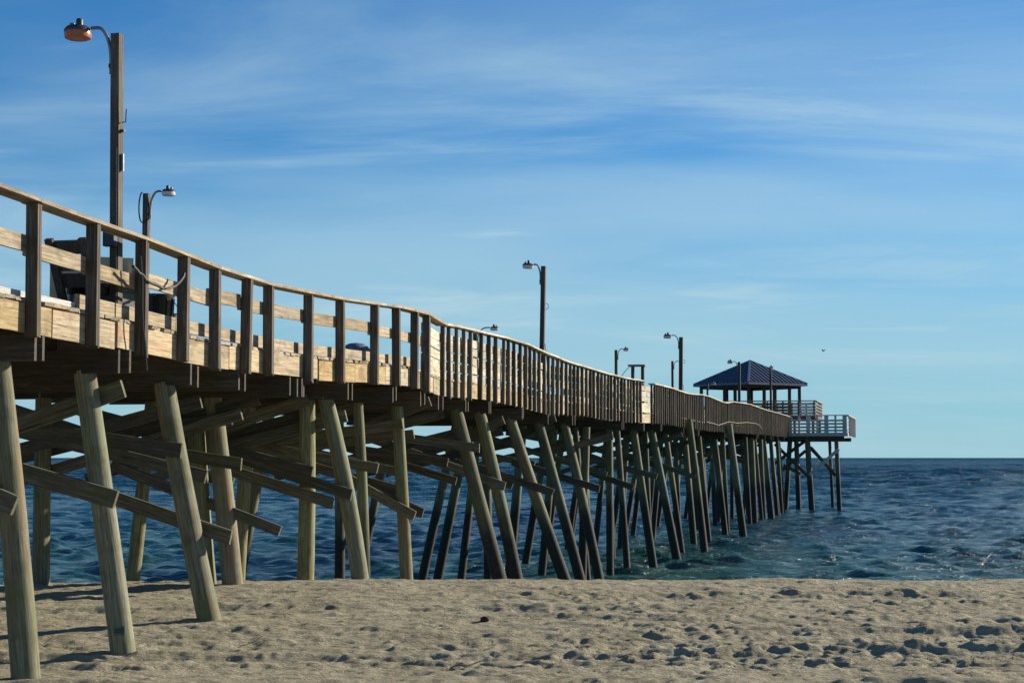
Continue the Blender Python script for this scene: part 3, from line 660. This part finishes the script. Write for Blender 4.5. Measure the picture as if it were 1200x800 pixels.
# raised deck with its own rail: spans across the pier head
uR2 = at_v(955.5, 470, VP0 + 3.2)[0] - xa; uL2 = at_v(826, 470, VP0 + 3.2)[0] - xa; yF = 3.2 - 7.0; yB = 4.6
dk = MB().box(((uL2 + uR2) / 2, (yF + yB) / 2, -.12), (uR2 - uL2, yB - yF, .24)).build('raised_floor', M['beam'], pav)
for q in range(5):
    for (y0) in (yF + .2, yB - .2):
        x0 = uL2 + .2 + (uR2 - uL2 - .4) * q / 4; hh = zfl - (zf0 + .27); MB().box((x0, y0, -.24 - (hh - .24) / 2), (.2, .2, hh - .24)).build('support_post', M['beam'], pav)
for q in range(4):
    zq = .12 + q * .235; mt = M['red']
    xs_ = uL2 + (uR2 - uL2) * .80
    board('rail_slat', Vector((uL2, yF, zq)), Vector((xs_, yF, zq)), .04, .19, M['red'], pav); board('rail_slat', Vector((xs_, yF, zq)), Vector((uR2, yF, zq)), .04, .18, M['grey'], pav)
    board('rail_slat', Vector((uR2, yF + .04, zq)), Vector((uR2, yB, zq)), .04, .15, M['post'], pav)
    board('rail_slat', Vector((uL2, yB, zq)), Vector((uR2, yB, zq)), .04, .19, M['red'], pav)
board('top_rail', Vector((uL2, yF, 1.05)), Vector((uR2 + .06, yF, 1.05)), .22, .08, M['rail'], pav); board('top_rail', Vector((uR2, yF + .12, 1.046)), Vector((uR2, yB, 1.046)), .22, .07, M['rail'], pav)
board('top_rail', Vector((uL2, yB, 1.05)), Vector((uR2 - .12, yB, 1.05)), .22, .07, M['rail'], pav)
for q in range(8):
    x0 = uL2 + .1 + (uR2 - uL2 - .2) * q / 7
    MB().box((x0, yF - .07, .5), (.12, .09, 1.0)).build('rail_post', M['post'], pav); MB().box((x0, yB + .07, .5), (.12, .09, 1.0)).build('rail_post', M['post'], pav)
# flight of steps joining the raised deck to the pier
for q in range(4):
    zq = (zf0 + .27) + (zfl - zf0 - .27) * (q + 1) / 5 - zfl
    MB().box((uL2 + 2.4, yF - 1.25 + q * .3, zq), (1.6, .3, .05)).build('stair_tread', M['deck'], pav)
for sx in (-.82, .82): MB().bar(Vector((uL2 + 2.4 + sx, yF - 1.5, zf0 + .30 - zfl)), Vector((uL2 + 2.4 + sx, yF - .03, -.1)), .05, .22).build('stair_stringer', M['beam'], pav)

# ------------------------------------------------------------------ lamps
def lamp(px, ytop, side, label, group, arm=.55, rise=.05, r=.07, lens='lens', xh=None, head=1.0, box=False, lean=0., armdir=None, loop=False):
    ins = .22 if side > 0 else WID - .25
    u = -D - (0 if px < 500 else JOG) - ins
    v, zt = at_u(px, ytop, u); u += 0
    zb = zdeck(v); h = zt - zb
    p = W(u, v, zb); o = thing('pier_lamp', label, 'lamp', group, loc=p, rz=-TH)
    if lean: o.rotation_euler = (0, lean, -TH)
    MB().box((0, 0, h / 2), (2 * r * .92, 2 * r, h)).build('pole', M['pole'], o)
    d = Vector(armdir).normalized() if armdir else Vector((-side, 0, 0))
    pts = []
    for k in range(9):
        a = k / 8 * math.pi / 2
        pts.append(d * (r + .02 + (1 - math.cos(a)) * arm * .55) + Z * (h - .32 + math.sin(a) * (.32 + rise)))
    e = pts[-1]; pts.append(e + d * arm * .25)
    MB().tube([d * (r + .02) + Z * (h - .5)] + pts, .022, 8).build('arm', M['galv'], o, smooth=True)
    MB().box((d.x * (r + .01), d.y * (r + .01), h - .40), (.06, .06, .05)).build('bracket', M['darkmetal'], o)
    c = pts[-1] + d * .16 * head; hd = MB().lathe([(.03, .035), (.12, .025), (.15, -.01), (.15, -.03), (.02, -.032)], 18)
    mm = Matrix.Translation(c) @ Matrix.Scale(head, 4)
    ho = hd.build('lamp_head', M['darkmetal'], o, mm, smooth=True)
    MB().lathe([(.145, -.03), (.15, -.07), (.14, -.10), (.11, -.112), (.01, -.115)], 18).build('lamp_bowl', M[lens], ho, smooth=True)
    MB().lathe([(.038, .03), (.038, .10), (.03, .115), (.01, .117)], 12, (.02 * -d.x, 0, 0)).build('photocell', M['darkmetal'], ho, smooth=True)
    mm2 = Matrix.Translation((d.x * .07, d.y * .07, .05)); MB().lathe([(.03, -.03), (.03, .02), (.005, .03)], 8).build('ballast_cap', M['galv'], ho, mm2, smooth=True)
    MB().tube([(.035, -r - .02, .05), (.035, -r - .02, h * .6)], .012, 6).build('conduit', M['darkmetal'], o)
    if box:
        MB().box((-.02, -r - .06, 1.02), (.15, .10, .19)).build('junction_box', M['darkmetal'], o)
        MB().bar((r + .02, 0, h * .52), (r + .02, 0, h * .58), .03, .03, (1, 0, 0)).build('cleat', M['galv'], o)
        MB().tube([(r + .01, 0, h * .69), (r + .06, 0, h * .69), (r + .07, 0, h * .735)], .01, 6).build('hook', M['galv'], o)
        MB().box((r + .02, 0, h * .66), (.05, .05, .03)).build('cleat', M['darkmetal'], o)
    if loop:
        MB().tube([(r + .01, 0, h * .42), (r + .10, -.03, h * .25), (r + .22, -.05, h * .06)], .008, 6).build('guy_cable', M['cable'], o)
        lp = [(r + .02 + .07 * math.sin(a), 0, h * .70 + .08 * math.cos(a)) for a in np.linspace(0, math.pi, 7)]
        MB().tube(lp, .008, 6).build('cable_loop', M['cable'], o)
    return o, h
lamp(141, 40, 1, 'tall lamp with rust brown bowl on dark square post behind the near rail', 'lamps along the pier', arm=.34, rise=.10, r=.062, lens='rustbowl', head=1.15, box=True, lean=-.012)
o_, h_ = lamp(172, 227, -1, 'lamp with coiled cable at its post top standing close behind the tall rusty lamp', 'lamps along the pier', arm=.30, rise=.04, r=.06, head=.9)
cpts = [(-.05 - .07 * math.sin(a), -.09, h_ - .28 + .30 * math.cos(a)) for a in np.linspace(0, math.pi, 9)] + [(.05 + .06 * math.sin(a), -.09, h_ - .35 + .2 * math.cos(a)) for a in np.linspace(math.pi, 0, 9)]
MB().tube(cpts, .014, 6).build('cable_coil', M['cable'], o_, smooth=True)
lamp(634, 312, 1, 'dark lamp post with guy cable rising over the densely slatted rail', 'lamps along the pier', arm=.24, rise=.05, r=.065, head=1.0, loop=True, lean=.02)
lamp(557, 388, -1, 'lamp arm whose post is hidden behind the slatted rail', 'lamps along the pier', arm=.55, rise=.12, r=.07, head=1.0)
lamp(722, 410, -1, 'slim lamp standing just before the small wooden stand', 'lamps along the pier', arm=.32, rise=.05, r=.075, head=1.0)
lamp(797, 395, 1, 'tall lamp beside a lower one between wooden stand and pavilion', 'lamps along the pier', arm=.36, rise=.08, r=.085, head=1.15, loop=True, lean=.012)
lamp(788, 423, -1, 'thin low lamp next to the tall lamp before the pavilion', 'lamps along the pier', arm=.35, rise=.0, r=.075, head=1.0)
lamp(866, 424, 1, 'grey lamp post standing before the middle of the pavilion roof', 'lamps along the pier', arm=.3, rise=.02, r=.08, head=1.1, armdir=(-1, -.5, 0))
lamp(903, 430, 1, 'grey lamp post before the lit side of the pavilion roof, arm turned away', 'lamps along the pier', arm=.2, rise=.0, r=.08, head=1.0, armdir=(.2, -1, 0))
lamp(829, 449, -1, 'small lamp below the pavilion eave at the far rail', 'lamps along the pier', arm=.25, rise=.0, r=.07, head=1.0)

# ------------------------------------------------------------------ things on the deck
def on_deck(x, y, ins):
    v, _ = at_u(x, y, -D - (0 if x < 500 else JOG) - ins); return W(-D - (0 if x < 500 else JOG) - ins, v, zdeck(v) + .004)
p = on_deck(100, 340, .55)
be = thing('bench', 'dark wooden bench with tilted backrest behind the near rail', 'bench', loc=p, rz=-TH)
for s in (-.22, .22):
    MB().bar((s, -.52, .95), (s, -.02, .0), .06, .10, (1, 0, 0)).build('back_support', M['pole'], be)
    MB().box((s, .42, .2), (.07, .07, .4)).build('leg', M['pole'], be)
    MB().box((s * .86, .2, .37), (.06, .5, .08)).build('seat_rail', M['pole'], be)
for k in range(4): MB().box((0, .02 + k * .125, .432), (.56, .115, .04)).build('seat_slat', M['pole'], be)
for k in range(3):
    t_ = .50 + .2 * k; mmb = Matrix.Translation((0, -.02 - .526 * t_ + .055, .95 * t_)) @ Matrix.Rotation(math.atan2(.5, .95), 4, 'X'); MB().box((0, 0, 0), (.54, .04, .17)).build('back_slat', M['pole'], be, mmb)
p = on_deck(128, 345, .55)
bx_ = thing('storage_box', 'low black storage box behind the near rail beside the bench', 'box', loc=p + A * .0, rz=-TH)
MB().box((0, 0, .21), (.62, .9, .40)).build('box_body', M['black'], bx_); MB().box((0, 0, .435), (.66, .94, .045)).build('lid', M['black'], bx_)
MB().bar((-.1, -.45, .46), (-.16, -.45, .62), .02, .03).build('handle', M['strand'], bx_)
p = on_deck(108, 300, 1.5)
pw = tag(MB().box((0, 0, .55), (.05, 1.1, 1.1)).box((.0, .45, .53), (.1, .06, 1.06)).box((.0, -.45, .53), (.1, .06, 1.06)).build('plywood_panel', M['osb'], None, Matrix.Translation(p) @ Matrix.Rotation(-TH - 1.0, 4, 'Z')), 'pale plywood panel standing upright behind the dark bench', 'panel')
p = on_deck(176, 370, .5)
tb = thing('trash_bin', 'black ribbed trash bin between two rail posts', 'bin', loc=p + A * .25, rz=-TH)
MB().lathe([(.17, 0), (.20, .50), (.21, .52), (.21, .55), (.02, .55)], 16).build('bin_body', M['black'], tb, smooth=True)
for k in range(12):
    a = 2 * math.pi * k / 12; MB().bar((.175 * math.cos(a), .175 * math.sin(a), .04), (.203 * math.cos(a), .203 * math.sin(a), .5), .025, .02, (math.cos(a), math.sin(a), 0)).build('rib', M['black'], tb)
MB().box((0, -.2, .53), (.12, .04, .04)).build('handle', M['black'], tb)
p = on_deck(197, 378, .5)
bu = thing('bucket', 'grey blue plastic bucket with raised wire handle by the trash bin', 'bucket', loc=p, rz=-TH)
MB().lathe([(.13, 0), (.155, .30), (.165, .30), (.165, .33), (.145, .33), (.12, .03), (.01, .03)], 18).build('bucket_body', M['blue'], bu, smooth=True)
MB().tube([(.16 * math.cos(a), 0, .30 + .22 * math.sin(a)) for a in np.linspace(0, math.pi, 11)], .006, 6).build('handle', M['galv'], bu)
p = on_deck(213, 385, .5)
bag = bmesh.new(); bmesh.ops.create_icosphere(bag, subdivisions=3, radius=.13)
for v_ in bag.verts:
    k = 1 + .18 * math.sin(v_.co.x * 31 + v_.co.z * 23) * math.cos(v_.co.y * 27); v_.co *= k; v_.co.z = max(-.09, v_.co.z * .8) + .09; v_.co.x *= 1.1
me = bpy.data.meshes.new('rubbish_bag'); bag.to_mesh(me); bag.free(); o = link('rubbish_bag', me, M['black'], None, Matrix.Translation(p + Z * .0), True); tag(o, 'crumpled black bag lying beside the grey blue bucket', 'bag')
p = on_deck(417, 420, .8)
dm = thing('covered_bin', 'low bin with grey dome lid behind the open rail', 'bin', loc=p)
MB().lathe([(.22, 0), (.25, .26), (.02, .26)], 18).build('bin_body', M['black'], dm, smooth=True)
MB().lathe([(.27, .26), (.26, .31), (.21, .37), (.13, .41), (.01, .425)], 18).build('dome_lid', M['blue'], dm, smooth=True)
# tall stand near the gap in the rail
v, zt = at_u(741.5, 429, -D - JOG - .35); p = W(-D - JOG - .35, v, zdeck(v)); hs = zt - zdeck(v)
st = thing('wooden_stand', 'small two post wooden stand with flat top beside the gap in the rail', 'stand', loc=p, rz=-TH)
for s in (0, .30): MB().box((s, s * 1.2, hs / 2), (.11, .11, hs)).build('post', M['pole'], st)
MB().box((.14, .18, hs + .03), (.62, .5, .06)).build('table_top', M['rail'], st)
MB().box((.15, .18, hs * .62), (.40, .06, .10)).build('cross_piece', M['rail'], st)
MB().tube([(-.1, 0, hs), (-.28, -.02, hs - .18), (-.45, -.04, hs - .42)], .012, 6).build('cord', M['cable'], st)

# loose cable tied round the rail posts
def at_rail(x, y, du=.19):
    v, z = at_u(x, y, -D + du); return W(-D + du, v, z)
cb_ = [(156, 312), (160, 316), (163, 320), (167, 322), (170, 327), (176, 331), (184, 334), (191, 338), (198, 338), (205, 335), (211, 330), (215, 324), (216, 320)]
tag(MB().tube([at_rail(x, y) for x, y in cb_], .020, 8).build('cable_end', M['cable'], None, smooth=True), 'short black cable draped between two posts below the top rail', 'cable')
hg = [(165, 300), (167, 330), (167, 360), (168, 385), (170, 400), (171, 415), (172, 434)]
tag(MB().tube([at_rail(x, y, .20) for x, y in hg], .014, 6).build('hanging_cable', M['cable'], None, smooth=True), 'black cable hanging straight down past the pale edge boards', 'cable')
rp2 = [(828, 494), (836, 496), (842, 498), (848, 496), (854, 494), (864, 495.5), (875, 494.7), (886, 496), (890, 498), (893, 502)]  # thin pale tube traced along a pale line outside the pickets
tag(MB().tube([W(-D - JOG + .17, *at_u(x, y, -D - JOG + .17)) for x, y in rp2], .014, 6).build('pale_line', M['strand'], None, smooth=True), 'thin pale strand along the outside of the close pickets', 'strand')

# ------------------------------------------------------------------ bird, driftwood, twigs
d_ = ray(965, 411); bp_ = Vector((0, 0, EYE)) + d_ * 75
BS = .5
bird = thing('gull', 'small dark bird flying in the open sky beyond the pavilion', 'bird', loc=bp_, rz=.5); bird.scale = (BS, BS, BS)
MB().tube([(0, -.16, 0), (0, -.1, .01), (0, 0, .0), (0, .12, -.01), (0, .2, -.01)], .05, 8, [.012, .045, .055, .03, .006]).build('body', M['bird'], bird, smooth=True)
for s in (-1, 1):
    w = MB(); w.v = [(0, -.05, .02), (s * .16, -.07, .14), (s * .34, .02, .10), (s * .17, .05, .13), (0, .06, .02), (0, -.05, .0), (s * .16, -.07, .12), (s * .34, .02, .095), (s * .17, .05, .11), (0, .06, .0)]
    w.f = [(0, 1, 3, 4), (1, 2, 3), (9, 8, 6, 5), (8, 7, 6), (0, 5, 6, 1), (1, 6, 7, 2), (2, 7, 8, 3), (3, 8, 9, 4)]; w.build('wing', M['bird'], bird)
def ground_pt(x, y):
    d = ray(x, y); t0 = 10.
    for k in range(4000):
        p = Vector((0, 0, EYE)) + d * t0
        if p.z < sand_z(p.x, p.y): break
        t0 += .01
    return p
p = ground_pt(568, 727)
lump = bmesh.new(); bmesh.ops.create_icosphere(lump, subdivisions=3, radius=.07)
for v_ in lump.verts: v_.co.x *= 1.0; v_.co.z *= .55; v_.co *= 1 + .22 * math.sin(v_.co.x * 40 + 1) * math.cos(v_.co.y * 37 + v_.co.z * 30)
me = bpy.data.meshes.new('driftwood_lump'); lump.to_mesh(me); lump.free(); tag(link('driftwood_lump', me, M['stone'], None, Matrix.Translation(p + Z * .02), True), 'small dark lump of driftwood alone on the open sand', 'driftwood')
for (x, y, a, lab) in ((545, 782, .4, 'thin dry twig lying on sand below the driftwood lump'), (300, 752, 1.2, 'short dry twig lying on sand beyond the leaning piles')):
    p = ground_pt(x, y); dd = Vector((math.cos(a), math.sin(a), 0))
    tag(MB().tube([p - dd * .18 + Z * .015, p - dd * .06 + Z * .03, p + dd * .05 + Z * .025, p + dd * .2 + Z * .07], .006, 6).build('twig', M['twig'], None), lab, 'twig', 'twigs on the sand')
print("objects", len(bpy.data.objects))
